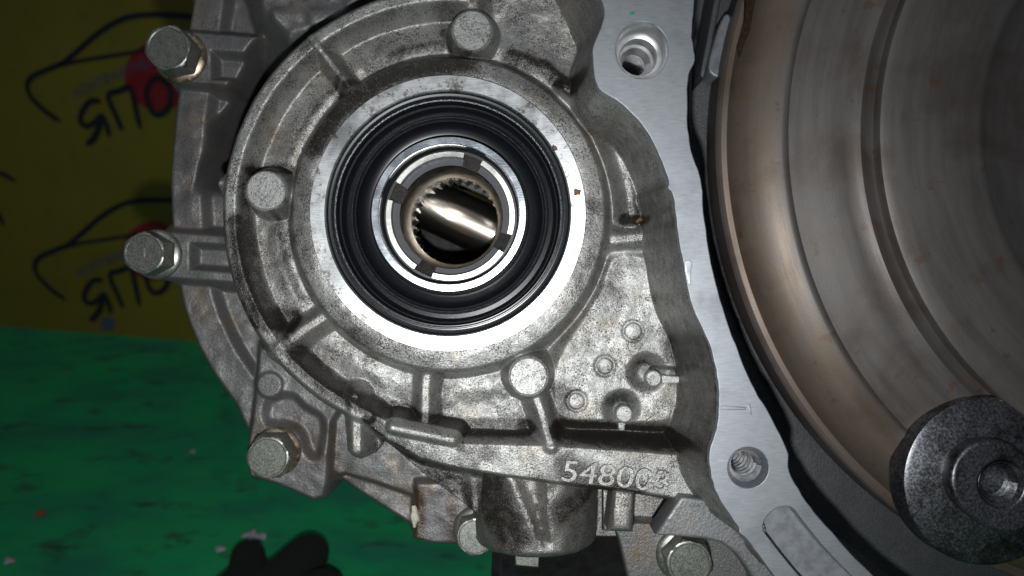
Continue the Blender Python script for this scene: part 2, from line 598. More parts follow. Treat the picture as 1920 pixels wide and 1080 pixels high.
def on_panel(px, py):
    v = PM.to_3x3() @ ray(px, py); o = PM @ Vector(cam.location)
    t = -o.y / v.y
    p = o + v * t
    return np.array([p.x, p.z])


def stroke(name, pts, width, mat, parent, closed=False, lift=0.0006):
    P = spline(pts, 10, closed)
    n = len(P)
    T = np.roll(P, -1, 0) - np.roll(P, 1, 0)
    if not closed:
        T[0] = P[1] - P[0]; T[-1] = P[-1] - P[-2]
    T /= np.linalg.norm(T, axis=1)[:, None] + 1e-12
    N = np.stack([-T[:, 1], T[:, 0]], -1)
    wd = width * (np.ones(n) if closed else np.minimum(1, 0.35 + np.minimum(np.arange(n), n - 1 - np.arange(n)) / 6.0))
    L = P + N * wd[:, None] / 2; R = P - N * wd[:, None] / 2
    v = [(x, -lift, z) for x, z in L] + [(x, -lift, z) for x, z in R]
    m = n if closed else n - 1
    f = [(i, (i + 1) % n, n + (i + 1) % n, n + i) for i in range(m)]
    return mesh_obj(name, v, f, mat, parent, False)


def logo(dx, dy, q=1.0):
    """one printed emblem; photo coordinates of the upper one shifted by dx, dy"""
    def T(pts):
        return [on_panel(*p) for p in pts]
    sc = 0.93 if dy else 1.0

    def mv(pts):
        return [(50 + dx + (x - 50) * sc, 30 + dy + (y - 30) * sc) for x, y in pts]
    u = np.linalg.norm(on_panel(101, 200) - on_panel(100, 200))
    car = stroke('car_outline', T(mv([(115, 228), (85, 208), (58, 180), (52, 158), (64, 142), (95, 128), (120, 117), (150, 92), (185, 62), (225, 38), (270, 28), (340, 29), (420, 40)])), 9 * u, M_INK, panel)
    stroke('bonnet_line', T(mv([(108, 124), (150, 114), (200, 106), (250, 98), (300, 86)])), 6 * u, M_INK, car)
    disc = circ(*((290, 130) if dy else (300, 142)), 60 if dy else 66, 40)
    v = [(p[0], -0.0003, p[1]) for p in T(mv(disc))]
    mesh_obj('red_disc', v, [tuple(range(len(v)))], M_INKR, panel, False)
    # small blue line of words
    a = T(mv([(140, 176), (290, 112)]))
    dirv = a[1] - a[0]; L = np.linalg.norm(dirv); ang = math.atan2(dirv[1], dirv[0])
    me, co = text_mesh('КОНТРАКТНЫЕ', 1.0, 0, 0, '', 0.1, 'LEFT')
    wd = co[:, 0].max() - co[:, 0].min()
    kx = L * 1.05 / wd; kz = 22 * u
    x = (co[:, 0] - co[:, 0].min()) * kx; z = co[:, 1] * kz
    c, s_ = math.cos(ang), math.sin(ang)
    P = np.stack([a[0][0] + x * c - z * s_, np.full(len(x), -0.0007), a[0][1] + x * s_ + z * c], -1)
    me.vertices.foreach_set('co', P.ravel()); me.update()
    me.materials.append(M_INKB)
    o = bpy.data.objects.new('small_lettering', me); COL.objects.link(o); o.parent = panel
    # big slanted letters drawn stroke by stroke
    stroke('letter', T(mv([(190, 190), (170, 190), (155, 210), (152, 228), (165, 236), (180, 228), (192, 214)])), 10 * u, M_INK, panel, lift=0.0007)
    stroke('letter', T(mv([(192, 214), (186, 240), (176, 260), (163, 271)])), 11 * u, M_INK, panel, lift=0.0009)
    stroke('letter', T(mv([(190, 212), (200, 232), (206, 256)])), 10 * u, M_INK, panel, lift=0.0011)
    stroke('letter', T(mv([(230, 245), (222, 225), (204, 180), (225, 170), (247, 160)])), 10 * u, M_INK, panel, lift=0.0007)
    stroke('letter', T(mv([(247, 160), (254, 195), (264, 242)])), 10 * u, M_INK, panel, lift=0.0009)
    stroke('letter', T(mv([(285, 152), (276, 175), (286, 208), (302, 214), (318, 200), (322, 172), (310, 152), (296, 146)])), 10 * u, M_INK, panel, True, lift=0.0013)


logo(0, 0)
logo(14, 347)
v_ = circ(202, 607, 13, 20)
mesh_obj('ink_dot', [(p[0], -0.0006, p[1]) for p in [on_panel(*q) for q in v_]], [tuple(range(20))], M_INKB, panel, False)
uu = np.linalg.norm(on_panel(101, 200) - on_panel(100, 200))
stroke('car_outline', [on_panel(*p) for p in [(-60, 300), (-20, 316), (10, 328), (30, 340)]], 8 * uu, M_INK, panel)
stroke('letter', [on_panel(*p) for p in [(-20, 380), (-4, 398), (8, 424)]], 9 * uu, M_INK, panel)

# ------------------------------------------------------------------ gearbox
GB = thing('gearbox', 'aluminium gearbox casing with open round bearing bore and numbers 548003 cast below', 'gearbox',
           tof(*W(1040, 1080, 460), 460))
Oc = np.array(W(840, 400, 170))       # bearing axis, working units
KC = (D + 170) / D

FL_LEFT = spline([(1085, -90), (1118, -20), (1133, 30), (1113, 85), (1112, 120), (1122, 165), (1162, 192), (1203, 232), (1237, 292), (1253, 338), (1252, 352), (1262, 368), (1272, 440), (1284, 510), (1298, 575), (1328, 640), (1345, 705), (1348, 760), (1343, 805), (1331, 848), (1333, 888), (1345, 928), (1366, 962), (1384, 988), (1386, 1000), (1400, 1012), (1440, 1065), (1500, 1150)], 5)
FL_RIGHT = spline([(1760, 1170), (1640, 1082), (1560, 998), (1512, 940), (1480, 884), (1475, 842), (1440, 772), (1415, 730), (1380, 648), (1350, 560), (1331, 480), (1320, 400), (1314, 335), (1299, 290), (1290, 240), (1290, 150), (1303, 112), (1297, 60), (1302, 0), (1300, -90)], 5)
jag = lambda P, a: P + np.stack([vnoise(P[:, 1], P[:, 0], 9, 3), vnoise(P[:, 0], P[:, 1], 11, 5)], -1) * a
FLANGE = np.concatenate([jag(FL_LEFT, 1.0), jag(FL_RIGHT, 1.2)])
HOLE1 = (1204, 94); HOLE2 = (1403, 877)
sl_c = spline([(1462, 978), (1530, 1062), (1640, 1170)], 6)
# slot outline: offset of centre line
sT = np.gradient(sl_c, axis=0); sT /= np.linalg.norm(sT, axis=1)[:, None]
sN = np.stack([-sT[:, 1], sT[:, 0]], -1)
hw = 35
SLOT = []
for i in range(13):
    a = math.pi * i / 12
    SLOT.append(sl_c[0] - sT[0] * math.sin(a) * 24 - sN[0] * math.cos(a) * hw)
SLOT = np.concatenate([np.array(SLOT), (sl_c + sN * hw)[1:], (sl_c - sN * hw)[::-1][:-1]])
flange = plate('flange_face', FLANGE, [circ(*HOLE1, 49, 64, 53), circ(*HOLE2, 38, 64), SLOT], 0, 60, M_FLANGE, GB, 1.6)
plate('slot_floor', np.array(SLOT) + (np.array(SLOT) - SLOT.mean(0)) * 0.02, [], 42, 64, M_RIBL, flange, 2)

# threaded holes
def threaded(cx, cy, r, d0, d1, pitch, amp, parent, name='threaded_hole', mat=None):
    prof = []
    d = d0
    while d < d1:
        prof += [(r, d), (r - amp, d + pitch * 0.45), (r - amp, d + pitch * 0.55)]
        d += pitch
    prof.append((r, d1)); prof.append((0.5, d1 + 8))
    # real helix: shift depth by angle
    v, f = [], []
    seg, n = 72, len(prof)
    for i in range(seg + 1):
        a = 2 * math.pi * i / seg
        for k, (rr, dd) in enumerate(prof):
            sh = pitch * i / seg if 0 < k < n - 2 else 0
            v.append(tof(cx + rr * math.cos(a), cy + rr * math.sin(a), dd + sh))
    for i in range(seg):
        for k in range(n - 1):
            f.append((i * n + k, (i + 1) * n + k, (i + 1) * n + k + 1, i * n + k + 1))
    return mesh_obj(name, v, f, mat or M_THREAD, parent, True, 35)


lathe('hole_chamfer', *HOLE2, [(40, -0.6), (37, 6), (31, 16), (30.5, 20)], M_FLANGE, flange, 72, 30)
threaded(*HOLE2, 33, 18, 280, 20, 10, flange)
lathe('counterbore', *HOLE1, [(53.5, -0.8), (49, 5), (46, 10), (45, 45), (42, 48), (37, 50), (36, 54), (36, 88), (31, 92)], M_THREAD, flange, 80, 30)
threaded(*HOLE1, 33, 90, 350, 19, 9.5, flange)

# --- bearing housing height field
FW = FLANGE
arc = lambda a0, a1, r, n=60: [(840 + r * math.cos(t), 400 + r * math.sin(t)) for t in np.linspace(a0, a1, n)]
aR0 = math.atan2(375, -150); aR1 = math.atan2(-404, 30) + 2 * math.pi
RIM = WP(arc(aR0, aR1, 408), 190)
TRI = spline(WP([(1150, 482), (1205, 480), (1222, 500), (1240, 570), (1262, 660), (1272, 720), (1268, 775), (1235, 792), (1150, 790), (1068, 788), (1040, 765), (1040, 700), (1062, 645), (1120, 555)], 235), 5, True)
LEDGE = WP([(640, 735), (700, 772), (735, 792), (870, 829), (1035, 834), (1160, 842), (1288, 852), (1330, 900), (1352, 945), (1300, 942), (1200, 925), (1040, 906), (930, 890), (870, 881), (830, 872), (785, 860), (722, 823), (690, 800)], 195)
OUT = np.concatenate([WP(arc(math.atan2(370, -195), math.atan2(-425, 0) + 2 * math.pi, 428), 215),
                      WP([(900, -80), (1190, -80), (1190, 40), (1190, 130), (1230, 175), (1290, 260), (1310, 380), (1335, 500), (1375, 640), (1395, 760), (1372, 850), (1380, 930), (1405, 1010), (1385, 1015), (1352, 953), (1300, 947), (1200, 930), (1040, 911), (905, 893), (898, 975), (880, 962), (800, 905), (745, 857), (718, 832), (700, 856), (672, 866), (647, 850), (640, 805)], 205)])
NUB = WP([(445, 343), (408, 343)], 200)
RIBS = [
    (WP([(586, 74), (660, 170)], 195), 192, 9, 3.2),
    (WP([(512, 662), (570, 618), (640, 572)], 195), 192, 17, 3.2),
    (WP([(806, 660), (798, 720), (796, 800)], 200), 200, 17, 3.2),
    (WP([(1002, 735), (1016, 775), (1033, 835)], 195), 190, 14, 3.0),
    (WP([(1095, 447), (1160, 448), (1235, 440)], 215), 219, 14, 1.5),
    (WP([(888, -70), (888, 40)], 195), 196, 14, 2.0),
    (WP([(664, 745), (668, 780), (669, 842)], 195), 190, 17, 3.2),
    (WP([(885, 880), (893, 965)], 240), 236, 10, 1.5),
]
ARM = spline(WP([(1062, 165), (1095, 192), (1130, 232), (1160, 290), (1178, 350), (1184, 400)], 212), 5)
BAR = WP([(735, 803), (848, 826)], 175)
PADS = [(885, 56, 37), (498, 357, 37), (991, 706, 36)]
PITS = [(1213, 698, 38, 22), (1165, 766, 36, 24)]
MARKS = [(1187, 621, 21), (1134, 686, 20), (1081, 752, 20)]


def depth_A(X, Y):
    R = np.hypot(X - Oc[0], Y - Oc[1]) / KC
    lump = vnoise(X, Y, 46, 1) * 2.2 + vnoise(X, Y, 19, 2) * 0.9 + vnoise(X, Y, 8, 4) * 0.35
    base = 245.0 + 37 * sstep(960, 1060, X) * sstep(560, 640, Y) + 25 * sstep(1080, 1130, X) * sstep(200, 260, Y) * sstep(640, 560, Y) + lump * 1.3
    # shallow dish top right of the collar
    base = base - 8 * sstep(880, 980, X) * sstep(240, 120, Y)
    # pockets bulge slightly
    base = base - 9 * np.exp(-((R - 338) / 26) ** 2)
    col = 174 + hill(R - 262, 16, 0.36) + hill(R - 292, 12, 4.5) + lump * 0.5
    col = col - 0
    d = smin(base, col, 24)
    rim = 186 + hill(line_dist(X, Y, RIM) - 8, 16, 4.2) + lump * 0.9
    d = smin(d, rim, 26)
    tri = 236 + hill(poly_sdf(X, Y, TRI) + 6, 12, 1.7) + lump * 0.9
    d = smin(d, tri, 12)
    led = 194 + hill(poly_sdf(X, Y, LEDGE) + 5, 6, 3.0) + lump * 0.4
    d = smin(d, led, 14)
    for P, top, w_, s_ in RIBS:
        d = smin(d, top + hill(line_dist(X, Y, P) - w_ * 0.3, w_ * 1.0, s_ * 1.2) + lump * 0.6, 26)
    d = smin(d, 204 + hill(line_dist(X, Y, ARM) - 3, 18, 2.6) + lump * 0.6, 18)
    d = smin(d, 193 + hill(line_dist(X, Y, NUB), 9, 2.2), 10)
    d = smin(d, 174 + hill(line_dist(X, Y, BAR) - 2, 16, 3.4), 6)
    for px, py, r in PADS:
        c = W(px, py, 175)
        d = smin(d, 178 + hill(np.hypot(X - c[0], Y - c[1]) - (r + 1) * 1.11, 4, 5.0), 14)
    for px, py, r, dp in PITS:
        c = W(px, py, 240)
        d = d + dp * sstep(r * 1.3, r * 0.35, np.hypot(X - c[0], Y - c[1]))
    for px, py, r in MARKS:
        c = W(px, py, 238)
        rr = np.hypot(X - c[0], Y - c[1])
        d = d + 2.6 * np.exp(-((rr - r * 1.0) / 4.0) ** 2)
    # slots beside the deep pins
    for a, b in (((1232, 698), (1282, 700)),):
        d = d + 14 * sstep(15, 5, line_dist(X, Y, WP([a, b], 238)))
    s = poly_sdf(X, Y, FW)
    wall = 14 + np.maximum(s, 0) * 8.0 + lump * 0.9
    d = smin(d, wall, 40)
    return d


GR = [  # dirt strokes, dark pin patches and pocket-edge arcs: points, radius, strength
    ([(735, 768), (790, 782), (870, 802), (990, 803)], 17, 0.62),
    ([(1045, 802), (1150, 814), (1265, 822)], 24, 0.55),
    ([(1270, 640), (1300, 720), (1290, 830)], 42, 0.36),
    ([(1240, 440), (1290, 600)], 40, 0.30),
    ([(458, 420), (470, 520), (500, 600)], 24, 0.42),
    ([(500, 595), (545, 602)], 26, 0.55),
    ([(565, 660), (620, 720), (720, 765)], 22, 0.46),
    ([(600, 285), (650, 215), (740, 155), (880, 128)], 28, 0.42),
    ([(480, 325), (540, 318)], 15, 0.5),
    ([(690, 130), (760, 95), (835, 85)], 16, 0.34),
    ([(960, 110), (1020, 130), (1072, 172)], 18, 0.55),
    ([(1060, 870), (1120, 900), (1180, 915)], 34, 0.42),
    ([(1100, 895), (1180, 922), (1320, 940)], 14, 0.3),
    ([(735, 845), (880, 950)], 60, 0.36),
    ([(1205, 686), (1213, 688)], 26, 0.34), ([(1156, 753), (1166, 756)], 26, 0.34),  # dark patches up-left of the two pins
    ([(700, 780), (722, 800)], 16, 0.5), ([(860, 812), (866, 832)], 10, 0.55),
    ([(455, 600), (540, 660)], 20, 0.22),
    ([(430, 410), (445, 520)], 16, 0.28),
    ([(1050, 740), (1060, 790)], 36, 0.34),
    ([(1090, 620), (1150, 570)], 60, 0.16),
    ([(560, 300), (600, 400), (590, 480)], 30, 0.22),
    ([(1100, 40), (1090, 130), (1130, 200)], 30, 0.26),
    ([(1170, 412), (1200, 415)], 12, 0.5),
    (arc(math.radians(150), math.radians(232), 316), 9, 0.34),  # this and the next three: darker arcs along the pocket edges
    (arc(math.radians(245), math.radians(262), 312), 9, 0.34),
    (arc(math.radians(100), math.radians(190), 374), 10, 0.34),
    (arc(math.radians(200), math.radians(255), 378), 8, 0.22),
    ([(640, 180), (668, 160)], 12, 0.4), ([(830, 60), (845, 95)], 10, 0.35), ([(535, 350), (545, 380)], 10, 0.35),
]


def grime_tone_A(X, Y):
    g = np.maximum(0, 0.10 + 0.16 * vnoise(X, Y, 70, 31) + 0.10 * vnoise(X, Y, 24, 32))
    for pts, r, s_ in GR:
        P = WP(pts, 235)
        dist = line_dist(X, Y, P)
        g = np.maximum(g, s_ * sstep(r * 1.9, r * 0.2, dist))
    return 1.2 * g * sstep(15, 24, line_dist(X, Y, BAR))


def keep_A(X, Y):
    R = np.hypot(X - Oc[0], Y - Oc[1]) / KC
    return (poly_sdf(X, Y, OUT) < 0) & (R > 246) & (np.hypot(X - HOLE1[0], Y - HOLE1[1]) > 56) & (np.hypot(X - HOLE2[0], Y - HOLE2[1]) > 44)


house = field_mesh('bearing_housing', 310, 1440, -150, 1100, 2.0, depth_A, keep_A, M_CAST, GB, grime_tone_A, 90)

for px, py, r in PADS:
    c = W(px, py, 170)
    prof = [(0.5, 170), (r * 0.6 * 1.11, 169.4), (r * 1.11 - 3, 169.5), (r * 1.11, 172), (r * 1.11 + .5, 190)]
    lathe('ejector_pad', *c, prof, M_PAD, house, 48, 35)
for px, py, r in [(1187, 621, 16), (1134, 686, 15), (1081, 752, 15)]:
    c = W(px, py, 236)
    lathe('ejector_mark', *c, [(0.5, 234), (r * 0.7, 234.3), (r * 1.0, 235.6), (r * 1.13, 239), (r * 1.15, 250)], M_PAD, house, 32, 35)
for px, py, r in [(1226, 710, 15.5), (1171, 777, 16.5)]:
    c = W(px, py, 228)
    lathe('ejector_pin', *c, [(0.5, 231), (r * 0.95, 231.6), (r * 1.12, 234), (r * 1.25, 292)], M_PAD, house, 32, 35)
plate('stub_rib', WP([(1240, 703), (1282, 706), (1283, 719), (1240, 719)], 235), [], 232, 270, M_PAD, house, 3)
plate('stub_rib', WP([(1159, 792), (1174, 792), (1171, 808), (1160, 808)], 240), [], 240, 280, M_PAD, house, 3)

# cast number, raised from the ledge
me, co = text_mesh('548003', 1.0, 0.03, 0.006, '', 0.06)
wd = co[:, 0].max() - co[:, 0].min(); ht = co[:, 1].max() - co[:, 1].min()
kk = (D + 192) / D
cX, cY = W(1153, 891, 192)
sx_, sz_ = 200 * kk / wd, 40 * kk / ht
x = (co[:, 0] - (co[:, 0].max() + co[:, 0].min()) / 2) * sx_; z = (co[:, 1] - (co[:, 1].max() + co[:, 1].min()) / 2) * sz_
a = math.radians(-6.0)
X_ = cX + x * math.cos(a) - z * math.sin(a); Y_ = cY - (x * math.sin(a) + z * math.cos(a))
P = tof_a(X_, Y_, 189.5 - np.clip((x / (100 * kk)), 0, 1) * 5 - co[:, 2] * 140)
me.vertices.foreach_set('co', P.ravel()); me.update()
wrap('cast_number', me, M_CAST, house, True, 40)

# rust flakes on the casting
def flake(px, py, d, r, mat, parent, seed, name='rust_flake', sq=0.6, th=2.2, rot=0.0):
    rr = np.random.default_rng(seed)
    n = 14
    c = W(px, py, d)
    v = [tof(c[0], c[1], d - th)]
    pr = []
    for i in range(n):
        t = 2 * math.pi * i / n
        q = r * (0.6 + 0.6 * rr.random())
        ex, ey = q * math.cos(t), q * sq * math.sin(t)
        pr.append((ex * math.cos(rot) - ey * math.sin(rot), ex * math.sin(rot) + ey * math.cos(rot)))
    for ex, ey in pr: v.append(tof(c[0] + ex * .7, c[1] + ey * .7, d - th * 0.8))
    for ex, ey in pr: v.append(tof(c[0] + ex, c[1] + ey, d + 1.5))
    f = [(0, 1 + i, 1 + (i + 1) % n) for i in range(n)] + [(1 + i, 1 + n + i, 1 + n + (i + 1) % n, 1 + (i + 1) % n) for i in range(n)]
    return mesh_obj(name, v, f, mat, parent, True, 50)


flake(1192, 412, 226, 20, M_RUSTF, house, 1, sq=0.35, th=6)
flake(1082, 360, 164, 10, M_RUSTF, house, 2, th=2.5, sq=0.8)
flake(1040, 277, 164, 9, M_RUSTF, house, 3, th=2.5, rot=0.9)
flake(812, 672, 177, 8, M_RUSTF, house, 4)

# machined ring face round the bore
k = KC
lathe('machined_ring', *Oc, [(258.5 * k, 186), (258.5 * k, 166.5), (257.5 * k, 165), (231 * k, 165), (228.5 * k, 167.5), (228 * k, 260)], M_RING, GB, 220, 30)

# --- oil seal
seal = lathe('oil_seal', *Oc, [(228.5 * k, 176), (225 * k, 173), (221 * k, 174), (219.5 * k, 180), (217.5 * k, 180), (216 * k, 176), (211 * k, 176), (208 * k, 184),
                               (206.5 * k, 198), (203 * k, 219), (199 * k, 223), (191 * k, 222), (188.6 * k, 206), (184 * k, 199), (182 * k, 202), (180 * k, 201), (178 * k, 207), (175 * k, 219), (166 * k, 227), (156 * k, 230),
                               (155 * k, 226), (154 * k, 228), (152.5 * k, 220), (151 * k, 222), (149.5 * k, 212), (147.5 * k, 214), (146 * k, 240)], M_RUBBER, GB, 220, 40)
lathe('seal_rim', *Oc, [(221.5 * k, 174.5), (220.7 * k, 172.8), (219.6 * k, 174.5)], M_RUBRIM, seal, 220, 60)
lathe('seal_rim', *Oc, [(216.5 * k, 178), (214 * k, 174.6), (211 * k, 176.5)], M_RUBRIM, seal, 220, 60)
lathe('seal_rim', *Oc, [(207.2 * k, 190), (206.4 * k, 187.5), (205.4 * k, 200)], M_RUBRIM, seal, 220, 60)
lathe('seal_rim', *Oc, [(188.5 * k, 205), (185.5 * k, 198.4), (182.5 * k, 203)], M_RUBRIM, seal, 220, 60)
lathe('seal_rim', *Oc, [(181.2 * k, 203.5), (179.6 * k, 199.6), (178 * k, 208)], M_RUBRIM, seal, 220, 60)
for r, q in ((154.6, 225), (151.8, 219), (149.2, 211)):
    lathe('seal_rim', *Oc, [(r * k + 1.2, q + 4), (r * k, q), (r * k - 1.2, q + 4)], M_RUBRIM, seal, 200, 60)

# --- differential carrier inside the bore (turns on its own)
DC = thing('differential_carrier', 'steel differential hub with four slots turning inside the black oil seal', 'differential',
           tof(Oc[0], Oc[1] + 200, 300))


def KD(d): return (D + d) / D


def rr_(px, d): return px * KD(d)


lathe('hub_ring', *Oc, [(rr_(146, 190), 300), (rr_(146, 190), 193), (rr_(144.5, 190), 190), (rr_(133, 190), 190), (rr_(131.5, 190), 192), (rr_(131.2, 190), 197)], M_HUB, DC, 200, 25)
lathe('groove', *Oc, [(rr_(131.2, 190), 197), (rr_(128, 225), 236), (rr_(124.5, 244), 247), (rr_(119, 246), 247)], M_DARKST, DC, 160, 30)
# slotted ring: four arc segments
ctr = (848, 405)
slot_a = [math.atan2(-102, 40), math.atan2(47, 97), math.atan2(100, -48), math.atan2(-45, -103)]
slot_a = sorted(slot_a)
hwid = 0.155
for i in range(4):
    a0 = slot_a[i] + hwid; a1 = slot_a[(i + 1) % 4] - hwid
    if a1 < a0: a1 += 2 * math.pi
    prof = [(rr_(121.5, 234), 260), (rr_(121.5, 234), 235), (rr_(120.8, 234), 234), (rr_(111.5, 234), 234), (rr_(111, 234), 235), (rr_(110, 250), 262), (rr_(97, 262), 263), (rr_(95.5, 266), 268), (rr_(95.5, 270), 290)]
    v, f = [], []
    n = len(prof); sg = 40
    for j in range(sg + 1):
        t = a0 + (a1 - a0) * j / sg
        for r, d in prof: v.append(tof(Oc[0] + r * math.cos(t), Oc[1] + r * math.sin(t), d))
    for j in range(sg):
        for q in range(n - 1): f.append((j * n + q, (j + 1) * n + q, (j + 1) * n + q + 1, j * n + q + 1))
    for j in (0, sg):
        f.append(tuple(j * n + q for q in range(n)))
    o = mesh_obj('slotted_ring', v, f, M_SLOT, DC, True, 28)
    o.data.materials.append(M_DARKST)
    for p in o.data.polygons:
        rad = math.hypot(p.center.x / S + 960 - Oc[0], 540 - p.center.z / S - Oc[1])
        if rad < rr_(110.6, 234) or len(p.vertices) > 4: p.material_index = 1
lathe('slot_bed', *Oc, [(rr_(124, 250), 262), (rr_(110, 262), 272), (rr_(95, 270), 280)], M_SLOTDK, DC, 160, 30)
lathe('bore_sleeve', *Oc, [(rr_(95.2, 270), 272), (rr_(94, 272), 274), (rr_(82.5, 370), 368), (rr_(81, 376), 376), (rr_(90, 392), 386), (rr_(130, 400), 392)], M_BORE, DC, 160, 30)
# side gear: ring of teeth
v, f = [], []
nt = 30
gk = KD(455)
for i in range(nt):
    t0 = 2 * math.pi * i / nt
    w_ = 2 * math.pi / nt
    def pt(t, r, d): return tof(Oc[0] + r * gk * math.cos(t), Oc[1] + r * gk * math.sin(t), d)
    b = len(v)
    v += [pt(t0, 88, 440), pt(t0 + w_ * .5, 79, 446), pt(t0 + w_, 88, 440), pt(t0, 86, 520), pt(t0 + w_ * .5, 77, 520), pt(t0 + w_, 86, 520), pt(t0, 120, 428), pt(t0 + w_, 120, 428)]
    f += [(b, b + 1, b + 4, b + 3), (b + 1, b + 2, b + 5, b + 4), (b, b + 2, b + 1), (b, b + 6, b + 7, b + 2)]
mesh_obj('side_gear', v, f, M_TOOTH, DC, False)
lathe('carrier_shell', *Oc, [(rr_(130, 400), 392), (175, 420), (178, 760), (120, 770)], M_DARKST, DC, 64, 40)

plate('dark_backing', spline(WP([(700, 300), (760, 380), (800, 400), (900, 452), (960, 500), (940, 560), (760, 560), (690, 450)], 745), 4, True), [], 742, 765, M_BLACK, DC, 3)  # black plate added behind the shaft to darken the see-through bore
PS = thing('pinion_shaft', 'polished steel cross shaft seen through the centre of the slotted hub', 'shaft', tof(*W(860, 450, 600), 600))
c0 = W(861, 406, 590); ang = math.radians(25)
v, f = [], []
Lh, rs = 165, 70
prof = [(-Lh, 6), (-Lh, rs - 4), (-Lh + 4, rs), (Lh - 4, rs), (Lh, rs - 4), (Lh, 6)]
sg = 64
for i in range(sg):
    t = 2 * math.pi * i / sg
    for l, r in prof:
        xx, yy, dd = l, r * math.sin(t), r * math.cos(t)
        v.append(tof(c0[0] + xx * math.cos(ang) - yy * math.sin(ang), c0[1] + xx * math.sin(ang) + yy * math.cos(ang), 640 + dd))
n = len(prof)
for i in range(sg):
    j = (i + 1) % sg
    for q in range(n - 1): f.append((i * n + q, j * n + q, j * n + q + 1, i * n + q + 1))
f.append(tuple(i * n for i in range(sg))); f.append(tuple(i * n + n - 1 for i in range(sg)))
mesh_obj('shaft_body', v, f, M_SHAFT, PS, True, 30)

# --- boss with vertical axis under the ledge
bx, _ = W(1005, 950, 300)
byt = W(1005, 880, 230)[1]; byb = W(1005, 1040, 260)[1]
v, f = [], []
sg, nl = 120, 44
rb = 146
for j in range(nl + 1):
    u = j / nl
    y = byt + (byb - byt) * u
    for i in range(sg):
        t = 2 * math.pi * i / sg
        r = rb * (1 - 0.035 * u)
        r -= 10 * max(0, (u - 0.93) / 0.07) ** 2
        xw = bx + r * math.sin(t); front = math.cos(t)
        # tapering flute cut in the front
        hwf = 36 * max(0.0, 1 - max(0, u - .05) / 0.83) + 5
        off = abs(xw - (bx - 22 + 48 * u))
        cut = 24 * max(0, 1 - (off / hwf) ** 2) * (1 if front > 0 else 0) * min(1, max(0, (0.9 - u) / 0.12))
        rr = r - cut + 2.0 * vnoise(np.array([t * 150.]), np.array([y]), 23, 8)[0]
        v.append(tof(bx + rr * math.sin(t), y, 372 - rr * math.cos(t)))
for j in range(nl):
    for i in range(sg):
        i2 = (i + 1) % sg
        f.append((j * sg + i, j * sg + i2, (j + 1) * sg + i2, (j + 1) * sg + i))
f.append(tuple(nl * sg + i for i in range(sg))); f.append(tuple(range(sg)))
boss = mesh_obj('boss', v, f, M_BOSS, GB, True, 50)
g = boss.data.attributes.new('grime_tone', 'FLOAT', 'POINT')
vv = np.empty(len(boss.data.vertices) * 3); boss.data.vertices.foreach_get('co', vv); vv = vv.reshape(-1, 3)
gx = vv[:, 0] / S + 960; gy = 540 - vv[:, 2] / S
gg = 0.46 * sstep(90, 20, line_dist(gx, gy, WP([(910, 900), (930, 960), (960, 1000)], 240))) + 0.42 * sstep(60, 10, line_dist(gx, gy, WP([(1050, 960), (1100, 930)], 240)))
g.data.foreach_set('value', gg.astype(np.float32))
plate('drain_stub', WP([(965, 1030), (1012, 1030), (1010, 1062), (966, 1058)], 330), [], 320, 360, M_BOLT, GB, 3)

# --- rear case height field
KB = (D + 430) / D
AR1 = WP([(340, 106), (600, 128)], 420)
AR2 = WP([(296, 477), (520, 492)], 420)
BODY = spline(WP([(372, -90), (362, 0), (343, 110), (328, 220), (320, 320), (322, 420), (333, 520), (352, 600), (392, 685), (440, 755), (500, 830), (760, 900), (1000, 900), (1000, -90)], 450), 6, True)
PLATE = WP([(486, 650), (480, 720), (470, 800), (462, 855), (468, 893), (520, 908), (588, 938), (606, 932), (614, 905), (622, 790), (650, 745), (640, 690)], 405)
RAIL = WP([(612, 760), (618, 880), (632, 893), (645, 890), (700, 905), (770, 930), (880, 960), (1000, 960), (1000, 700)], 425)
RAIL2 = WP([(625, 890), (660, 915), (770, 985), (790, 985), (900, 960), (800, 900)], 450)
POST = WP([(779, 905), (777, 1012), (812, 1020), (880, 1024), (900, 1030), (900, 900)], 400)
RECT1 = WP([(398, 96), (600, 112), (600, 162), (398, 150)], 425)
RECT2 = WP([(358, 456), (520, 462), (520, 517), (358, 505)], 425)
REC3 = spline(WP([(505, 752), (545, 742), (572, 765), (604, 790), (598, 848), (580, 850), (566, 812), (538, 795), (503, 790)], 410), 4, True)
LUMP = WP([(465, -90), (500, 25), (545, 70), (640, 40), (760, -90)], 390)


def depth_B(X, Y):
    lump = vnoise(X, Y, 52, 11) * 3 + vnoise(X, Y, 21, 12) * 1.3
    R = np.hypot(X - Oc[0], Y - Oc[1])
    base = np.full(X.shape, 560.0)
    sb = poly_sdf(X, Y, BODY)
    body = 448 + hill(sb + 8, 10, 3) + 30 * sstep(-70, -95, sb) + lump
    d = smin(base, body, 10)
    for A, rad, rec in ((AR1, 66, RECT1), (AR2, 60, RECT2)):
        dist = line_dist(X, Y, A)
        d = smin(d, 416 + hill(dist - rad + 10, 8, 3.0) + lump * 0.5, 12)
        d = d + 34 * sstep(8, -12, poly_sdf(X, Y, rec) + 4)
    for P, top in ((PLATE, 402), (RAIL, 428), (RAIL2, 455), (POST, 402)):
        d = smin(d, top + hill(poly_sdf(X, Y, P) + 7, 7, 3.2) + lump, 9)
    d = d + 22 * sstep(14, -12, poly_sdf(X, Y, REC3))
    c = W(505, 722, 395)
    d = smin(d, 394 + hill(np.hypot(X - c[0], Y - c[1]) - 26, 4, 2.5), 8)
    th = np.degrees(np.arctan2(Y - Oc[1], X - Oc[0])) % 360
    d = d + 170 * sstep(646, 626, R + 8 * vnoise(X, Y, 60, 21)) * sstep(186, 196, th) * sstep(262, 250, th)
    d = smin(d, 372 + hill(poly_sdf(X, Y, LUMP) + 10, 16, 2.0) + lump * 3.0, 14)
    return d


